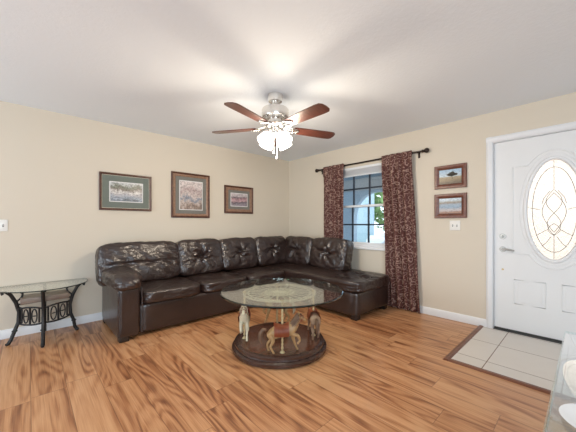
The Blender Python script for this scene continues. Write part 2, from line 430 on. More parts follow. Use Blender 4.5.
# ------------------------------------------------------------------ window (frame of the right wall: local x runs along the wall, -y into the room)
RW = R(-90)
win = thing('window_1', None, None, (0, WY0, WZ0), RW, kind='structure')
WW, WH = WY0-WY1, WZ1-WZ0
bm = bmesh.new()
for (a, b, c, d) in ((0, .04, 0, WH), (WW-.04, WW, 0, WH), (.04, WW-.04, WH-.04, WH), (.04, WW-.04, 0, .05)): box(bm, a, b, .03, .12, c, d, .003, 1)
part('window_frame', bm, M['vinyl'], win)
bm = nb(.0, WW, -.03, .03, -.012, .02, .004, 2); part('window_sill', bm, M['trim'], win)
zm = 1.465-WZ0
for nm, z0, z1, y in (('lower_sash', .05, zm+.02, .045), ('upper_sash', zm-.02, WH-.04, .080)):
    bm = bmesh.new(); a, b = .04, WW-.04
    box(bm, a, a+.035, y, y+.03, z0, z1, .003, 1); box(bm, b-.035, b, y, y+.03, z0, z1, .003, 1)
    box(bm, a+.035, b-.035, y, y+.03, z0, z0+.04, .003, 1); box(bm, a+.035, b-.035, y, y+.03, z1-.035, z1, .003, 1)
    s = part(nm, bm, M['vinyl'], win)
    bm = nb(a+.035, b-.035, y+.013, y+.017, z0+.04, z1-.035); part('pane', bm, M['pane'], s)
    bm = bmesh.new()
    for t in (1.465, 1.755): box(bm, -WY0*-1*0+t+WY0-.013, t+WY0+.013, y+.005, y+.025, z0+.04, z1-.035)
    zc = (z0+.04+z1-.035)/2; box(bm, a+.035, b-.035, y+.005, y+.025, zc-.012, zc+.012)
    part('muntin', bm, M['muntin'], s)
bl = thing('window_blind', 'white slatted blind pulled up in a stack at the window top', 'blind', (0, WY0-.03, 1.945), RW)
part('head_rail', nb(0, WW-.06, -.012, .026, .105, .143, .004, 2), M['vinyl'], bl)
bm = bmesh.new()
for k in range(9): box(bm, .005, WW-.065, -.014+.002*(k % 2), .026, .018+k*.0095, .018+k*.0095+.006, .002, 1)
part('slat_stack', bm, M['vinyl'], bl)
part('bottom_rail', nb(.003, WW-.063, -.012, .026, 0, .016, .004, 2), M['vinyl'], bl)

# ------------------------------------------------------------------ outside: porch, garden
struct('floor_porch', nb(TH, 2.45, -3.0, 1.6, -.12, -.02), M['concrete'])
struct('ceiling_porch', nb(TH, 2.45, -2.6, 1.6, 2.5, 2.6), M['porch_ceil'])
# porch wall facing the window, pierced by two arches
bm = bmesh.new()
ARCH = (.02, -1.24, 1.33)
def arch_wall(bm, x0, x1, y_start, y_end, arches, ztop):
    pts = []                                              # outline in (y, z) with arches cut from below
    pts.append((y_start, -.1))
    for (a, b, spring) in arches:
        pts.append((a, -.1)); c = (a+b)/2; r = abs(b-a)/2
        for k in range(17):
            th = PI*k/16; pts.append((c + (a-c)*math.cos(th), spring + r*math.sin(th)))
        pts.append((b, -.1))
    pts += [(y_end, -.1), (y_end, ztop), (y_start, ztop)]
    prism(bm, pts, x0, x1, lambda u, v, s: Vector((s, u, v)))
arch_wall(bm, 2.3, 2.45, 1.6, -2.9, [ARCH], 2.5)
struct('wall_porch', bm, M['stucco'])
struct('trim_6', nb(2.18, 2.3, -2.9, 1.45, 2.02, 2.30), M['porch_ceil'])
struct('wall_porch_end', nb(TH, 2.3, 1.45, 1.6, -.1, 2.5), M['stucco'])
struct('floor_garden', nb(2.45, 14, -14, 14, -.3, -.12), M['grass'])
struct('floor_path', nb(TH, 14, -12, -3.0, -.12, -.02), M['concrete'])
struct('floor_drive', nb(2.45, 14, -3.0, 1.2, -.12, -.03), M['concrete'])
struct('wall_neighbour', nb(6.0, 6.15, 1.65, 9, -.12, 3.3), M['pale_wall'])
# parked car beyond the porch
car = thing('car', 'white parked car seen through the right panes of the window', 'car', (5.85, -.80, -.03), math.atan2(-.68, .73))
def side(out, w_): return prism(bmesh.new(), out, -w_/2, w_/2, lambda u, v, q: Vector((u, q, v)))
body = side([(-2.1, .28), (-2.12, .62), (-2.0, .80), (-1.2, .92), (1.9, .95), (2.1, .80), (2.1, .30)], 1.75)
bmesh.ops.bevel(body, geom=body.edges[:], offset=.05, segments=2, affect='EDGES'); part('body', body, M['car_white'], car)
cab = side([(-1.2, .90), (-.55, 1.42), (1.0, 1.45), (1.75, .93)], 1.55)
bmesh.ops.bevel(cab, geom=cab.edges[:], offset=.05, segments=2, affect='EDGES'); part('cabin', cab, M['car_white'], car)
for q in (-.785, .785):
    part('side_window', prism(bmesh.new(), [(-.95, .95), (-.48, 1.34), (.92, 1.36), (1.45, .97)], q-.012, q+.012, lambda u, v, k: Vector((u, k, v))), M['slot'], car)
for u in (-1.35, 1.35):
    for q in (-.80, .80):
        part('wheel', lathe(bmesh.new(), [(0, -.1), (.20, -.1), (.31, -.09), (.32, 0), (.31, .09), (.20, .1), (0, .1)], 24, Matrix.Translation((u, q, .32)) @ Matrix.Rotation(PI/2, 4, 'X')), M['slot'], car)
def shrub(c, r, seed, label):
    bm = bmesh.new(); rnd = random.Random(seed)
    for k in range(700):
        d = Vector((rnd.gauss(0, 1), rnd.gauss(0, 1), rnd.gauss(0, 1))).normalized()
        p = Vector(c) + Vector((d.x*r[0], d.y*r[1], d.z*r[2]))*rnd.uniform(.75, 1)
        q = d.to_track_quat('Z', 'Y').to_matrix().to_4x4() @ Matrix.Rotation(rnd.uniform(0, 6), 4, 'Z') @ Matrix.Rotation(rnd.uniform(-.7, .7), 4, 'X')
        s = rnd.uniform(.10, .2)
        vs = [bm.verts.new(Matrix.Translation(p) @ q @ Vector(v)) for v in ((0, -s, 0), (s*.5, 0, .02), (0, s, -.02), (-s*.5, 0, .02))]
        bm.faces.new(vs)
    o = thing('shrub', label, 'shrub', (c[0], c[1], -.12))
    part('foliage', bm, M['leaf'], o, local=False)
    part('stem', tube(bmesh.new(), [(c[0], c[1], -.12), (c[0], c[1]+.03, c[2])], .04), M['strip'], o, local=False)
shrub((7.4, 1.75, 2.2), (1.1, .9, 1.3), 3, 'leafy green tree seen through the window above the white car')

# ------------------------------------------------------------------ entry door
dr = thing('door_1', None, None, (0, -3.365, .012), RW, kind='structure')
DW, DH = .98, 2.075
OC, OZ, OA, OB = .49, 1.313, .205, .505               # oval lite
def ellipse(a, b, y, n=64, cx=OC, cz=OZ): return [Vector((cx+a*math.cos(2*PI*k/n), y, cz+b*math.sin(2*PI*k/n))) for k in range(n)]
def oval_plate(x0, x1, z0, z1, y0, y1, a, b):
    bm = bmesh.new(); ang = [2*PI*k/64 for k in range(64)]
    ang += [math.atan2(z-OZ, x-OC) % (2*PI) for x in (x0, x1) for z in (z0, z1)]; ang.sort()
    def outer(t):
        c, s = math.cos(t), math.sin(t)
        k = min([((x1 if c > 0 else x0)-OC)/c if abs(c) > 1e-9 else 1e9, ((z1 if s > 0 else z0)-OZ)/s if abs(s) > 1e-9 else 1e9])
        return OC+c*k, OZ+s*k
    def inner(t):
        c, s = math.cos(t), math.sin(t); k = 1/math.sqrt((c/a)**2+(s/b)**2); return OC+c*k, OZ+s*k
    L = []
    for t in ang:
        o, i = outer(t), inner(t)
        L.append([bm.verts.new((o[0], y0, o[1])), bm.verts.new((i[0], y0, i[1])), bm.verts.new((i[0], y1, i[1])), bm.verts.new((o[0], y1, o[1]))])
    for A, B in zip(L, L[1:]+L[:1]):
        for k in range(4): bm.faces.new((A[k], A[(k+1) % 4], B[(k+1) % 4], B[k]))
    return bm
YF = .030
part('door_slab', oval_plate(0, DW, 0, DH, YF, YF+.045, OA+.01, OB+.01), M['door'], dr)
bm = bmesh.new(); tube(bm, ellipse(OA+.018, OB+.018, YF+.010), .020, 12, True, flat=1); part('glass_surround', bm, M['trim'], dr)
bm = bmesh.new(); tube(bm, ellipse(OA+.062, OB+.062, YF+.003), .006, 8, True); part('oval_moulding', bm, M['door'], dr)
# moulding line: square shoulders, arched over and under the oval
def shoulder(up):
    s = 1 if up else -1; zt = OZ + s*.47; a, b = OA+.105, OB+.095
    xs = .18
    pts = [(.165, OZ)] + [(.165, OZ+s*.2), (.165, zt-.0*s)]
    t0 = math.asin(min(1, .47/b))
    x_at = a*math.cos(t0)
    arc = [(OC + a*math.cos(PI-t0-(PI-2*t0)*k/20), OZ + s*b*math.sin(PI-t0-(PI-2*t0)*k/20)) for k in range(21)]
    pts = [(.165, OZ), (.165, zt)] + arc + [(DW-.165, zt), (DW-.165, OZ)]
    return [Vector((x, YF+.0015, z)) for x, z in pts]
bm = bmesh.new()
up, dn = shoulder(True), shoulder(False)
tube(bm, up + dn[::-1][1:-1], .0075, 8, True)
part('arched_moulding', bm, M['door'], dr)
for x0, x1 in ((.175, .43), (DW-.43, DW-.175)):
    bm = bmesh.new(); z0, z1 = .305, .565
    tube(bm, [(x0, YF+.0015, z0), (x1, YF+.0015, z0), (x1, YF+.0015, z1), (x0, YF+.0015, z1)], .006, 8, True)
    box(bm, x0+.025, x1-.025, YF-.0025, YF+.01, z0+.025, z1-.025, .002, 1)
    part('lower_panel', bm, M['door'], dr)
bm = bmesh.new(); prism(bm, [(p.x, p.z) for p in ellipse(OA+.012, OB+.012, 0)], YF+.016, YF+.024, lambda u, v, s: Vector((u, s, v)))
gl = part('oval_glass', bm, M['oval'], dr)
bm = bmesh.new(); yl = YF+.014
def cam_(pts, r=.0024, closed=False): tube(bm, [Vector((OC+x, yl, OZ+z)) for x, z in pts], r, 6, closed)
cam_([(.165*math.cos(t), .43*math.sin(t)) for t in [2*PI*k/48 for k in range(48)]], .0026, True)
for s in (-1, 1):
    cam_([(s*.100*math.sin(PI*k/20)*(1-.25*k/20), .17-.40*k/20) for k in range(21)])
    cam_([(s*(.055*math.sin(2*PI*k/24)+.004), .20-.46*k/24) for k in range(25)])
    cam_([(s*.045*math.sin(PI*k/14), -.14-.12*k/14) for k in range(15)])
    cam_([(s*.100, .0), (s*.165, .02)]); cam_([(s*.03, .19), (s*.075, .12), (s*.09, .06)])
    cam_([(s*.045, -.2), (s*.13, -.26)]); cam_([(s*.02, -.27), (s*.06, -.34), (s*.09, -.37)])
    cam_([(s*.165, .02), (s*.205, .03)])
cam_([(0, -.26), (0, -.50)]); cam_([(0, .20), (0, .50)], .002)
part('lead_came', bm, M['lead'], gl)
def rosette(z, r):
    return lathe(bmesh.new(), [(0, -.012), (r*.55, -.012), (r*.75, -.010), (r, -.004), (r, .002), (0, .002)], 24, Matrix.Translation((.078, YF, z)) @ Matrix.Rotation(-PI/2, 4, 'X') @ Matrix.Scale(-1, 4, (0, 0, 1)))
bm = rosette(1.030, .033); box(bm, .072, .084, YF-.026, YF-.008, 1.018, 1.042, .003, 2); part('deadbolt', bm, M['satin'], dr)
bm = rosette(.888, .032); tube(bm, [(.078, YF, .888), (.078, YF-.045, .888)], .011, 12)
tube(bm, [(.078, YF-.045, .888), (.11, YF-.05, .892), (.15, YF-.048, .888), (.185, YF-.043, .880)], [.012, .011, .010, .008], 12)
part('lever_handle', bm, M['satin'], dr)
bm = rosette(.665, .011); part('night_latch', bm, M['brass'], dr)
part('door_sweep', nb(0.003, DW-.003, YF-.004, YF+.002, .0, .016, .001, 1), M['slot'], dr)
# jamb, casing and threshold
bm = bmesh.new()
t0, t1 = -DY0, -DY1
for (a, b, c, d) in ((t0, t0+.012, 0, DZ), (t1-.012, t1, 0, DZ), (t0+.012, t1-.012, DZ-.012, DZ)): box(bm, 0, TH, -b, -a, c, d)
struct('trim_3', bm, M['trim'])
bm = bmesh.new()
prof = [(0, 0), (0, .010), (.010, .016), (.040, .018), (.052, .012), (.060, .008), (.060, 0)]
def casing_v(t, sgn): prism(bm, prof, 0.0, DZ+.055, lambda u, v, s: Vector((-v, -(t+sgn*u), s)))
casing_v(t0+.006-.060*0, -1); casing_v(t1-.006, 1)
prism(bm, prof, t0-.054, t1+.054, lambda u, v, s: Vector((-v-.001, -s, DZ-.006+u)))
struct('trim_4', bm, M['trim'])
struct('trim_5', nb(-.015, TH, DY1+.013, DY0-.013, .0065, .0115, .001, 1), M['slot'])

# ------------------------------------------------------------------ curtains and rod
rod = thing('curtain_rod', 'dark bronze curtain rod with knob finials over the window', 'curtain rod', (-.046, -.80, 2.135), RW)
LR = 1.84
bm = tube(bmesh.new(), [(0.03, 0, 0), (LR-.03, 0, 0)], .0125, 14); part('pole', bm, M['rod'], rod)
for x, s in ((.0, -1), (LR, 1)):
    bm = lathe(bmesh.new(), [(0, 0), (.020, 0), (.020, .016), (.013, .022), (.026, .036), (.034, .056), (.027, .076), (.012, .088), (0, .09)], 18,
               Matrix.Translation((x-s*.035, 0, 0)) @ Matrix.Rotation(s*PI/2, 4, 'Y')); part('finial', bm, M['rod'], rod)
for x in (.07, LR-.09):
    bm = tube(bmesh.new(), [(x, 0, -.014), (x, .044, -.03)], .007, 8); box(bm, x-.014, x+.014, 0.040, .046, -.075, .02, .003, 1)
    part('bracket', bm, M['rod'], rod)
def curtain(label, t0, t1, tb0, tb1, z0, z1, folds, seed, yoff=0):
    root = thing('curtain', label, 'curtain', (-.046, -t0, z0), RW)
    bm = bmesh.new(); nx, nz = folds*10, 46; g = []
    for j in range(nz+1):
        k = j/nz; z = k*(z1-z0)
        a0 = tb0+(t0-tb0)*min(1, k*1.15); a1 = tb1+(t1-tb1)*min(1, k*1.15)
        row = []
        for i in range(nx+1):
            u = i/nx
            ph = 2*PI*folds*u + .5*math.sin(3*u*5+seed) + .35*math.sin(4*k+seed+u*7)*(1-k)
            amp = .032+.007*math.sin(seed+u*9)+.004*(1-k)
            if k > .93: amp = .014
            y = amp*math.sin(ph) + .003*math.sin(9*k+u*11+seed) - .022 - .012*min(1, max(0, (k-.86)/.07))
            x = a0+(a1-a0)*u + .012*math.sin(2*ph)*.4 + .010*math.sin(5*k+seed+u*6)*(1-k) - t0
            row.append(bm.verts.new((x, max(-.045, min(y, .033)), z)))
        g.append(row)
    for j in range(nz):
        for i in range(nx): bm.faces.new((g[j][i], g[j][i+1], g[j+1][i+1], g[j+1][i]))
    o = part('curtain_panel', bm, M['curtain'], root, angle=180)
    md = o.modifiers.new('thick', 'SOLIDIFY'); md.thickness = .003
    xw = t1-t0
    for i in range(folds+1):
        x = xw*i/folds; x = min(max(x, .012), xw-.012)
        bm = tube(bmesh.new(), [(x, -.004+.019*math.cos(a), 2.135-z0+.019*math.sin(a)) for a in [2*PI*k/14 for k in range(14)]], .004, 6, True)
        part('hanging_tab', bm, M['curtain'], root)
curtain('burgundy scroll-patterned curtain left of the window, hanging behind the corner of the sofa', .945, 1.385, .945, 1.385, .02, 2.165, 5, 1.3)
curtain('burgundy scroll-patterned curtain right of the window, reaching the wood floor beside the chaise end', 2.055, 2.485, 2.15, 2.60, .012, 2.165, 5, 4.1)

# ------------------------------------------------------------------ framed pictures
def picture(label, loc, rz, w_, h_, fw, fmat, mats, art, group, inner=None, tree=False):
    """mats: list of (material, border width)"""
    r = thing('framed_picture', label, 'picture', loc, rz, group)
    bm = frame_ring(bmesh.new(), w_, h_, fw, -.028, -.002); part('frame', bm, fmat, r, angle=25)
    a, b = w_-2*fw, h_-2*fw; y = -.016
    if inner is not None:
        bm = frame_ring(bmesh.new(), a+.004, b+.004, inner[1], -.022, -.004); part('inner_moulding', bm, inner[0], r, angle=25)
        a -= 2*inner[1]; b -= 2*inner[1]
    for mt, bw in mats:
        part('mat_board', nb(-a/2-.003, a/2+.003, y+.004, y+.007, -b/2-.003, b/2+.003), mt, r); y -= .0015
        a -= 2*bw; b -= 2*bw
    art_o = part('artwork', nb(-a/2, a/2, y+.003, y+.0055, -b/2, b/2), art, r)
    if tree:
        bm = bmesh.new(); yy = y+.003
        def blob(cx, cz, rx, rz_):
            prism(bm, [(cx+rx*math.cos(t)*(1+.18*math.sin(5*t+cx*90)), cz+rz_*math.sin(t)*(1+.2*math.cos(4*t+cx*50))) for t in [2*PI*k/18 for k in range(18)]], yy-.001, yy, lambda u, v, s: Vector((u, s, v)))
        prism(bm, [(.020, -.035), (.026, -.035), (.025, .02), (.021, .02)], yy-.001, yy, lambda u, v, s: Vector((u, s, v)))
        for c in ((-.012, .024, .026, .015), (.022, .038, .034, .020), (.058, .024, .026, .015), (.022, .014, .030, .012)): blob(*c)
        part('painted_tree', bm, M['tree_paint'], art_o)
    return r
G1, G2 = 'framed prints above the sofa', 'framed prints beside the door'
picture('leftmost framed print above the sofa, river scene in wide green mat and mahogany frame', (-2.897, 0, 1.590), 0, .600, .470, .026, M['frame'],
        [(M['fillet'], .008), (M['green_mat'], .075), (M['white_mat'], .008)], M['art1'], G1)
picture('tallest framed print, middle of the three above the sofa, with grey mat and brown frame', (-2.032, 0, 1.608), 0, .594, .668, .028, M['frame'],
        [(M['grey_mat'], .055), (M['white_mat'], .008)], M['art2'], G1, inner=(M['frame_lt'], .035))
picture('smallest framed print above the sofa, pink mountain scene nearest the corner', (-1.182, 0, 1.592), 0, .574, .464, .030, M['frame'],
        [(M['grey_mat'], .045), (M['white_mat'], .008)], M['art3'], G1, inner=(M['frame_lt'], .045))
picture('upper small reddish framed print beside the door, lone tree under blue sky', (0, -2.927, 1.766), RW, .358, .288, .052, M['redframe'],
        [(M['slot'], .004)], M['art4'], G2, tree=True)
picture('lower small reddish framed print beside the door, lake scene above the light switch', (0, -2.927, 1.404), RW, .358, .300, .052, M['redframe'],
        [(M['slot'], .004)], M['art5'], G2)

# ------------------------------------------------------------------ switches
def switch(label, loc, rz, gangs):
    r = thing('light_switch', label, 'light switch', loc, rz)
    w_ = .07+.046*(gangs-1)
    part('wall_plate', nb(-w_/2, w_/2, -.007, 0, -.060, .060, .003, 2), M['plastic'], r)
    for g in range(gangs):
        x = (g-(gangs-1)/2)*.046
        bm = nb(x-.0055, x+.0055, -.0085, -.004, -.013, .013, .001, 1); part('toggle_slot', bm, M['slot'], r)
        bm = bmesh.new(); tube(bm, [(x, -.006, 0), (x, -.019, .008)], [.0042, .0034], 8); part('toggle', bm, M['plastic'], r)
switch('white single light switch on the wall above the glass end table', (-4.021, 0, 1.165), 0, 1)
switch('white double light switch on the wall below the lake print', (0, -2.977, 1.162), RW, 2)

# ------------------------------------------------------------------ sectional sofa
sofa = thing('sectional_sofa', 'dark brown tufted leather sectional sofa filling the corner, chaise end under the window', 'sofa', (-1.6, -.5, 0))
L = M['leather']
def sp(name, bm, mat=None, parent=None, **k): return part(name, bm, mat or L, parent or sofa, local=False, **k)
def upholstered(x0, x1, y0, y1, z0, z1, e=9, seed=0, wr=.003, n=20):
    return cushion(((x0+x1)/2, (y0+y1)/2, (z0+z1)/2), (x1-x0, y1-y0, z1-z0), e=e, n=n, wr=wr, seed=seed)
sp('base', upholstered(-3.02, -.90, -.905, -.06, .025, .345, 16, 1, .0015), M['panel_leather'])
sp('chaise_base', upholstered(-.935, -.100, -2.195, -.07, .045, .345, 18, 2, .0015), M['panel_leather'])
sp('back_frame', upholstered(-3.16, -.145, -.23, -.045, .06, .80, 10, 3, .003), M['panel_leather'])
sp('back_frame', upholstered(-.30, -.145, -1.60, -.06, .06, .80, 10, 4, .003), M['panel_leather'])
# arm: upright panel and the fat rolled pad
ab = sp('arm', upholstered(-3.185, -2.985, -.955, -.075, .025, .565, 14, 5, .002), M['panel_leather'])
def arm_pad():
    bm = cushion((0, 0, 0), (.315, .96, .205), e=2.8, n=30, wr=.007, seed=8)
    for v in bm.verts:
        f = max(0, (-v.co.y-.28)/.18)                     # front droops and thickens
        v.co.z -= .022*f*f; v.co.x *= 1+.06*f
    bm.transform(Matrix.Translation((-3.090, -.560, .595))); return bm
sp('arm_pad', arm_pad())
bm = bmesh.new()
tube(bm, [(-2.972, -.957, .06), (-2.970, -.962, .30), (-2.973, -.957, .53)], .007, 8); sp('piping', bm, L, ab)
bm = bmesh.new()
tube(bm, [(-3.186, -.958, .06), (-3.188, -.962, .30), (-3.186, -.955, .52)], .006, 8); sp('piping', bm, L, ab)
# seats
def seat(name, x0, x1, y0, y1, z0, z1, seed, e=6, tufts=(), sag=.012):
    bm = cushion(((x0+x1)/2, (y0+y1)/2, (z0+z1)/2), (x1-x0, y1-y0, z1-z0), e=e, n=30, wr=.0065, seed=seed, sag=sag, tufts=tufts, puff=2)
    return sp(name, bm)
seat('seat_cushion', -2.985, -2.285, -.955, -.22, .325, .475, 11)
seat('seat_cushion', -2.290, -1.610, -.955, -.22, .325, .475, 12)
seat('seat_cushion', -1.615, -.905, -.950, -.22, .325, .475, 13)
UP = (2, 1)
seat('chaise_cushion', -.960, -.094, -2.235, -.22, .325, .485, 14, 9, [(-.45, -.62, UP), (.40, -.62, UP), (-.02, -.82, UP)], .006)
# back cushions
def back(cx, cy, w_, face, seed, tuft=True, hh=.51, zc=.705, th=.25, tilt=13, wr=.0075, puff=1):
    FR = (1, -1)
    tf = [(0, .05, FR)] if tuft else []
    bm = cushion((0, 0, 0), (w_, th, hh), e=6.0, n=34, tufts=tf, wr=wr, seed=seed, puff=puff)
    if not tuft:
        for v in bm.verts:                                  # a horizontal pull crease instead of a button
            if v.co.y < 0: v.co.y += .020*math.exp(-((v.co.z+.02)/.025)**2)*max(0, math.cos(v.co.x*3.4+.3*math.sin(v.co.x*19))) + .010*math.sin(v.co.x*26+v.co.z*30)*math.exp(-((v.co.z+.03)/.13)**2)
    m = Matrix.Rotation(face, 4, 'Z') @ Matrix.Rotation(R(-tilt), 4, 'X')
    bm.transform(m); bm.transform(Matrix.Translation((cx, cy, zc)))
    o = sp('back_cushion', bm)
    if tuft:
        b2 = bmesh.new(); bmesh.ops.create_uvsphere(b2, u_segments=10, v_segments=6, radius=.014)
        b2.transform(Matrix.Translation((0, -th/2+.058, .02))); b2.transform(m); b2.transform(Matrix.Translation((cx, cy, zc)))
        part('tuft_button', b2, L, o, local=False)
back(-2.800, -.275, .935, 0, 21, False, zc=.700)
back(-2.030, -.275, .685, 0, 22)
back(-1.395, -.275, .68, 0, 23)
back(-.725, -.275, .70, 0, 24)
back(-.340, -.640, .70, R(-90), 25)
back(-.340, -1.325, .71, R(-90), 26)
for (x, y) in ((-3.13, -.90), (-3.13, -.14), (-.87, -2.13), (-.87, -1.05), (-.20, -2.13), (-.20, -.14)):
    sp('foot', nb(x-.045, x+.045, y-.045, y+.045, 0, .075, .006, 2), M['darkfoot'])

# ------------------------------------------------------------------ carousel coffee table
CT = (-2.047, -2.051)
ct = thing('coffee_table', 'round glass coffee table carried by carved carousel horses on a dark round plinth', 'coffee table', (*CT, 0))
ZT = .548
bm = lathe(bmesh.new(), [(0, ZT-.012), (.560, ZT-.012)], 72)
part('table_top', lathe(bmesh.new(), [(0, ZT-.016), (.574, ZT-.016), (.574, ZT), (0, ZT)], 72), M['table_glass'], ct).location = (.018, -.017, 0); bm.free()
bm = lathe(bmesh.new(), [(.5745, ZT-.016), (.583, ZT-.014), (.586, ZT-.008), (.583, ZT-.002), (.5745, ZT), (.5745, ZT-.016)], 72)
part('glass_rim', bm, M['glass_edge'], ct).location = (.018, -.017, 0)
part('plinth', lathe(bmesh.new(), [(0, 0), (.440, 0), (.452, .008), (.452, .034), (.440, .044), (.424, .048), (.420, .054), (.428, .060), (.428, .076), (.418, .086), (.396, .090), (.390, .086)], 72), M['plinth'], ct)
part('deck', lathe(bmesh.new(), [(0, .060), (.391, .060), (.391, .0865), (.375, .088), (0, .088)], 72), M['deck'], ct)
bm = bmesh.new(); n = 64; zr = ZT-.028
for rr, tr in ((.345, .008), (.300, .005), (.135, .007)):
    tube(bm, [(rr*math.cos(2*PI*k/n), rr*math.sin(2*PI*k/n), zr) for k in range(n)], tr, 8, True)
for k in range(24):
    a = 2*PI*k/24; tube(bm, [(.065*math.cos(a), .065*math.sin(a), zr), (.300*math.cos(a), .300*math.sin(a), zr)], .0035, 6)
for k in range(36):
    a = 2*PI*(k+.5)/36; tube(bm, [(.300*math.cos(a), .300*math.sin(a), zr), (.345*math.cos(a+.05), .345*math.sin(a+.05), zr)], .003, 6)
part('spoked_ring', bm, M['ivory'], ct)
part('ring_hub', lathe(bmesh.new(), [(0, zr-.03), (.03, zr-.025), (.07, zr-.004), (.07, zr+.004), (0, zr+.006)], 32), M['ivory'], ct)

def skin_mesh(name, verts, edges, radii):
    me = bpy.data.meshes.new(name); me.from_pydata(verts, edges, [])
    o = bpy.data.objects.new(name, me); sc.collection.objects.link(o)
    md = o.modifiers.new('skin', 'SKIN'); md.use_smooth_shade = True; md.branch_smoothing = .3
    for i, r in enumerate(radii):
        sv = me.skin_vertices[0].data[i]; sv.radius = (r, r) if not isinstance(r, tuple) else r
    me.skin_vertices[0].data[0].use_root = True
    s = o.modifiers.new('sub', 'SUBSURF'); s.levels = 2; s.render_levels = 2
    dg = bpy.context.evaluated_depsgraph_get(); dg.update()
    res = bpy.data.meshes.new_from_object(o.evaluated_get(dg))
    bpy.data.objects.remove(o); bpy.data.meshes.remove(me)
    b = bmesh.new(); b.from_mesh(res); bpy.data.meshes.remove(res)
    return b
HV = [(-.02, 0, .180), (-.10, 0, .186), (.075, 0, .190), (.112, 0, .232), (.130, 0, .272), (.146, 0, .300), (.178, 0, .282), (.202, 0, .262),
      (-.112, .026, .160), (-.084, .029, .112), (-.128, .030, .066), (-.120, .030, .018), (-.110, .030, .004),       # left hind
      (-.112, -.026, .160), (-.076, -.029, .112), (-.105, -.030, .064), (-.080, -.030, .018), (-.068, -.030, .004),  # right hind
      (.084, .024, .158), (.098, .026, .102), (.112, .027, .056), (.128, .027, .016), (.140, .027, .004),            # left fore
      (.084, -.024, .158), (.130, -.027, .150), (.150, -.027, .108), (.130, -.027, .084), (.122, -.027, .078)]      # raised right fore
HE = [(0, 1), (0, 2), (2, 3), (3, 4), (4, 5), (5, 6), (6, 7), (1, 8), (8, 9), (9, 10), (10, 11), (11, 12), (1, 13), (13, 14), (14, 15), (15, 16), (16, 17),
      (2, 18), (18, 19), (19, 20), (20, 21), (21, 22), (2, 23), (23, 24), (24, 25), (25, 26), (26, 27)]
HR = [.054, .053, .053, .039, .025, .022, .016, .012, .027, .019, .011, .0095, .012, .027, .019, .011, .0095, .012, .023, .015, .010, .009, .012, .023, .015, .010, .009, .011]
def horse(parent, ang, hide, mane, saddle, label, drop=.088, lift=.0):
    r = .335; loc = (r*math.cos(ang), r*math.sin(ang))
    T = Matrix.Translation((loc[0], loc[1], drop+lift)) @ Matrix.Rotation(ang+PI/2, 4, 'Z')
    bm = skin_mesh('h', HV, HE, HR)
    for s in (-1, 1): lathe(bm, [(0, 0), (.007, 0), (.006, .014), (0, .032)], 8, Matrix.Translation((.142, s*.011, .314)) @ Matrix.Rotation(s*-.2, 4, 'X'))
    bm.transform(T); h = part('carousel_horse', bm, hide, parent, label=label, angle=180)
    bm = bmesh.new()                                         # mane: overlapping locks down the neck
    for k in range(9):
        f = k/8; p = Vector((.140, 0, .324)).lerp(Vector((.072, 0, .238)), f)
        for s in (-1, 1): tube(bm, [p, p+Vector((-.012, s*.012, -.004)), p+Vector((-.006, s*.030, -.030)), p+Vector((.004, s*.033, -.048))], [.007, .009, .007, .002], 6)
    tube(bm, [(.150, 0, .325), (.166, 0, .312), (.176, 0, .300)], [.007, .008, .002], 6)
    bm.transform(T); part('mane', bm, mane, h)
    bm = tube(bmesh.new(), [(-.135, 0, .200), (-.165, 0, .200), (-.186, 0, .165), (-.186, .004, .115), (-.172, .006, .075)], [.010, .015, .019, .016, .004], 10)
    bm.transform(T); part('tail', bm, mane, h)
    bm = bmesh.new()                                         # saddle and blanket wrapped over the barrel
    g = []
    for i in range(9):
        x = -.072+.125*i/8; row = []
        for j in range(15):
            a = R(-125)+R(250)*j/14; rr = .0585+.004*math.cos(PI*(i/8-.5))*0 + (.016*abs(i/8-.5)**2*4 if abs(a) < .8 else 0)
            row.append(bm.verts.new((x, rr*math.sin(a), .182+rr*1.02*math.cos(a))))
        g.append(row)
    for i in range(8):
        for j in range(14): bm.faces.new((g[i][j], g[i][j+1], g[i+1][j+1], g[i+1][j]))
    bmesh.ops.solidify(bm, geom=bm.faces[:], thickness=.005)
    bm.transform(T); part('saddle', bm, saddle, h)
    bm = bmesh.new()
    for p0, rr in (((.172, 0, .286), .021), ((.150, 0, .298), .026)):
        tube(bm, [(p0[0]+.4*rr*math.cos(t), rr*math.sin(t), p0[2]+rr*math.cos(t)) for t in [2*PI*k/14 for k in range(14)]], .0022, 6, True)
    tube(bm, [(.172, .021, .284), (.12, .042, .235), (.055, .020, .236), (.12, -.042, .235), (.172, -.021, .284)], .0022, 6)
    bm.transform(T); part('bridle', bm, M['saddle_r'], h)
    bm = bmesh.new()                                         # twisted pole through the saddle
    zt_ = ZT-.016-drop-lift; pts = []; N = 60
    for k in range(N+1): pts.append((.0, 0, -lift+(zt_+lift)*k/N))
    tube(bm, pts, [.0095+.0022*math.sin(k*1.5) for k in range(N+1)], 8)
    lathe(bm, [(0, zt_-.034), (.012, zt_-.034), (.018, zt_-.012), (.018, zt_), (0, zt_)], 14)
    lathe(bm, [(0, -lift), (.022, -lift), (.016, -lift+.010), (0, -lift+.014)], 14)
    bm.transform(T); part('pole', bm, M['pole'], h)
a0 = R(-84-42.9)
horse(ct, a0, M['tan_hide'], M['mane'], M['saddle'], 'tan horse with rust saddle, at the front', lift=.0)
horse(ct, a0+PI/2, M['grey_hide'], M['mane'], M['saddle'], 'brown horse seen from behind, at the right')
horse(ct, a0+PI, M['tan_hide'], M['mane_c'], M['saddle_r'], 'tan horse with dark red saddle, at the back', lift=.03)
horse(ct, a0+1.5*PI, M['cream_hide'], M['mane_c'], M['saddle_r'], 'cream horse facing the camera, at the left', lift=.02)

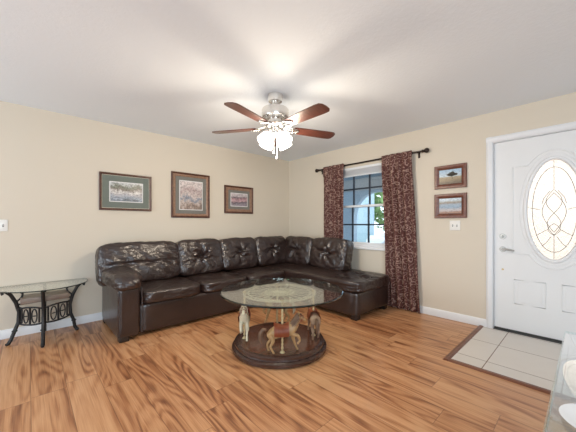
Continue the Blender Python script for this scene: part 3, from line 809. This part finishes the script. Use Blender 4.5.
# ------------------------------------------------------------------ end table
et = thing('end_table', 'glass-topped demilune end table with dark wrought iron legs against the wall', 'end table', (-3.70, -.12, 0))
ZE = .53
def demi(r, back_y, n=48):
    a = math.asin(back_y/r); return [(r*math.cos(t), r*math.sin(t)) for t in [PI-a+(PI+2*a)*k/n for k in range(n+1)]]
bm = prism(bmesh.new(), demi(.385, .105), ZE, ZE+.010, lambda u, v, s: Vector((u*.96, v, s)))
part('table_top', bm, [M['table_glass']], et, angle=20)
bm = bmesh.new(); tube(bm, [(u*.96, v, ZE+.005) for u, v in demi(.386, .105)], .0055, 6, True); part('glass_rim', bm, M['glass_edge'], et)
legs = [(R(205), (-.275, -.135)), (R(265), (-.03, -.405)), (R(338), (.265, -.09))]
def leg_pts(d, foot):
    d = Vector((d[0], d[1], 0)); f = Vector((foot[0], foot[1], 0))
    return [d*.345+Vector((0, 0, ZE-.030)), d*.355+Vector((0, 0, ZE-.012)), d*.325+Vector((0, 0, ZE-.008)), d*.285+Vector((0, 0, ZE-.045)), d*.245+Vector((0, 0, ZE-.13)),
            d*.220+Vector((0, 0, .30)), d*.225+Vector((0, 0, .20)), d*.255+Vector((0, 0, .12)), f*.93+Vector((0, 0, .045)), f+Vector((0, 0, .012)), f*1.06+Vector((0, 0, .010))]
wa = []
for k, (a, foot) in enumerate(legs + [(R(90), (0.0, .07))]):
    d = (math.cos(a), math.sin(a))
    if k == 3:
        pts = [Vector((0, .075, ZE-.002)), Vector((0, .07, .3)), Vector((0, .07, .012))]
    else: pts = leg_pts(d, foot)
    o = part('leg', tube(bmesh.new(), pts, [.013]*3+[.016]*(len(pts)-5)+[.017, .012] if len(pts) > 5 else .014, 10), M['iron'], et)
    if k < 3:
        for z, rr in ((.335, .024), (.185, .024), (.12, .023)):
            c = Vector((d[0]*.222, d[1]*.222, z)) if z > .15 else Vector((d[0]*.255, d[1]*.255, z))
            bm = bmesh.new(); b = bmesh.ops.create_uvsphere(bm, u_segments=12, v_segments=8, radius=rr)
            bmesh.ops.scale(bm, vec=(1, 1, .6), verts=b['verts']); bmesh.ops.translate(bm, vec=c, verts=b['verts'])
            part('collar', bm, M['iron'], o)
        p = Vector((d[0], d[1], 0))                          # curled leaf at the knee
        bm = tube(bmesh.new(), [p*.235+Vector((0, 0, ZE-.12)), p*.20+Vector((0, 0, ZE-.09)), p*.19+Vector((0, 0, ZE-.055)), p*.215+Vector((0, 0, ZE-.035))], [.008, .010, .010, .005], 8)
        part('scroll', bm, M['iron'], o)
    wa.append(Vector((d[0]*.222, d[1]*.222, 0)))
for k in range(2):
    A, B = wa[k], wa[k+1]; bm = bmesh.new()
    def P(u, z, A=A, B=B):
        p = A.lerp(B, u); return p*(1+.16*4*u*(1-u)*.5)+Vector((0, 0, z))
    for z, sg in ((.325, .02), (.185, -.015)):
        tube(bm, [P(i/12, z+sg*4*(i/12)*(1-i/12)) for i in range(13)], .009, 8)
    for u in (.16, .84): tube(bm, [P(u, .19), P(u, .335)], .008, 8)
    for c in (.34, .66):                                     # pairs of tall ovals
        tube(bm, [P(c+.095*math.cos(t), .257+.068*math.sin(t)) for t in [2*PI*i/24 for i in range(24)]], .006, 8, True)
        tube(bm, [P(c-.05, .257), P(c+.05, .257)], .006, 6)
    tube(bm, [P(.5, .18), P(.5, .34)], .009, 8)
    part('scroll_panel', bm, M['iron'], et)
part('shelf', nb(-.19, .19, -.175, .05, .385, .440, .006, 2), M['taupe'], et, label='taupe wooden shelf block between the iron legs')
bm = bmesh.new(); tube(bm, [wa[0]+Vector((0, 0, .375)), Vector((-.1, -.1, .378)), Vector((.1, -.06, .378)), wa[2]+Vector((0, 0, .375))], .009, 8)
tube(bm, [wa[1]+Vector((0, 0, .375)), Vector((0, 0, .378)), Vector((0, .07, .378))], .009, 8); part('shelf_bracket', bm, M['iron'], et)

# ------------------------------------------------------------------ glass console near the door
gt = thing('glass_console', 'low glass-topped console table at the right edge, by the tiled entry', 'table', (-2.0, -4.45, 0))
X0, X1, Y0, Y1 = -2.95, -1.325, -4.95, -3.992
part('table_top', nb(X0, X1, Y0, Y1, .488, .500, .002, 2), M['top_glass'], gt, local=False)
bm = bmesh.new(); tube(bm, [(X0, Y1, .494), (X1, Y1, .494), (X1, Y0, .494), (X0, Y0, .494)], .0065, 8, True)
part('glass_rim', bm, M['ed_glass'], gt, local=False)
for x in (X0+.12, X1-.12):
    for y in (Y0+.12, Y1-.12):
        bm = tube(bmesh.new(), [(x, y, 0.0), (x, y, .488)], .022, 16); lathe(bm, [(0, .476), (.045, .476), (.045, .488), (0, .488)], 20, Matrix.Translation((x, y, 0)))
        o = part('leg', bm, M['chrome'], gt, local=False)
part('lower_shelf', nb(X0+.10, X1-.10, Y0+.10, Y1-.10, .20, .21, .002, 2), M['top_glass'], gt, local=False)
pl = lathe(bmesh.new(), [(0, 0), (.055, 0), (.060, .004), (.085, .009), (.110, .016), (.112, .019), (.108, .019), (.084, .013), (.055, .008), (0, .007)], 48, Matrix.Translation((-2.44, -4.130, .5003)))
r = thing('plate', 'white round dish lying on the glass console', 'plate', (-2.44, -4.130, .5003))
part('dish', pl, M['porcelain'], r, local=False)

# ------------------------------------------------------------------ ceiling fan
fan = thing('ceiling_fan', 'brushed nickel ceiling fan with five walnut blades and lit frosted shades', 'ceiling fan', (-2.063, -2.007, H))
N = M['nickel']
part('canopy', lathe(bmesh.new(), [(0, -.112), (.030, -.112), (.046, -.090), (.040, -.078), (.066, -.066), (.072, -.030), (.074, 0), (0, 0)], 36), N, fan)
part('downrod', tube(bmesh.new(), [(0, 0, -.14), (0, 0, -.10)], .022, 16), N, fan)
part('motor_housing', lathe(bmesh.new(), [(0, -.245), (.075, -.245), (.100, -.240), (.128, -.225), (.132, -.212), (.132, -.152), (.126, -.140), (.085, -.134), (.035, -.130), (0, -.13)], 48), N, fan)
part('flywheel', lathe(bmesh.new(), [(0, -.325), (.06, -.325), (.095, -.312), (.105, -.300), (.095, -.285), (.07, -.275), (.07, -.245), (0, -.245)], 40), N, fan)
ZB = -.320
for k in range(5):
    T = Matrix.Rotation(R(52+72*k), 4, 'Z') @ Matrix.Translation((0, 0, ZB)) @ Matrix.Rotation(R(-10), 4, 'X')
    out = [(.19, -.050), (.21, -.058), (.40, -.066), (.58, -.071), (.635, -.066), (.655, -.045), (.662, 0), (.655, .045), (.635, .066), (.58, .071), (.40, .066), (.21, .058), (.19, .050)]
    bm = prism(bmesh.new(), out, -.004, .004, lambda u, v, s: Vector((u, v, s))); bm.transform(T)
    b = part('blade', bm, M['blade'], fan, angle=30)
    bm = bmesh.new()
    for s in (-1, 1): tube(bm, [(.085, s*.012, .020), (.13, s*.034, .004), (.17, s*.046, -.008), (.215, s*.036, -.010), (.245, s*.010, -.010)], [.010, .009, .009, .009, .007], 8, flat=.6)
    tube(bm, [(.085, 0, .020), (.15, 0, -.002), (.25, 0, -.010)], [.010, .007, .009], 8, flat=.6)
    for (x, y) in ((.205, .03), (.205, -.03), (.245, 0)): lathe(bm, [(0, -.016), (.008, -.016), (.009, -.008), (0, -.006)], 10, Matrix.Translation((x, y, 0)))
    bm.transform(T); part('blade_bracket', bm, N, b)
lk = part('light_kit', lathe(bmesh.new(), [(0, -.440), (.018, -.440), (.030, -.425), (.050, -.400), (.058, -.375), (.052, -.350), (.040, -.325), (0, -.325)], 32), N, fan)
for k in range(4):
    a = R(2+90*k); T = Matrix.Rotation(a, 4, 'Z') @ Matrix.Translation((.070, 0, -.385)) @ Matrix.Rotation(R(-38), 4, 'Y') @ Matrix.Rotation(PI, 4, 'X')
    bm = lathe(bmesh.new(), [(.022, .012), (.034, .020), (.052, .045), (.060, .075), (.062, .100), (.070, .122), (.067, .122), (.058, .100), (.056, .075), (.048, .047), (.030, .024), (.022, .016)], 28, T)
    part('lamp_shade', bm, M['shade'], fan)
    d = bpy.data.lights.new('bulb', 'POINT'); d.energy = 14.5; d.color = (1, .85, .66); d.shadow_soft_size = .06
    lo = bpy.data.objects.new('bulb', d); sc.collection.objects.link(lo); lo.parent = fan; lo.location = T @ Vector((0, 0, .150))
    bm = lathe(bmesh.new(), [(0, -.03), (.018, -.03), (.026, -.005), (.030, .020), (0, .020)], 20, T); part('shade_fitter', bm, N, fan)
for (x, y, l) in ((.012, -.010, .60), (-.012, .006, .545)):
    bm = bmesh.new(); tube(bm, [(x, y, -.43), (x, y, -l)], .0025, 6)
    lathe(bm, [(0, -l-.035), (.006, -l-.03), (.008, -l-.015), (.004, -l), (0, -l)], 10, Matrix.Translation((x, y, 0))); part('pull_chain', bm, N, fan)
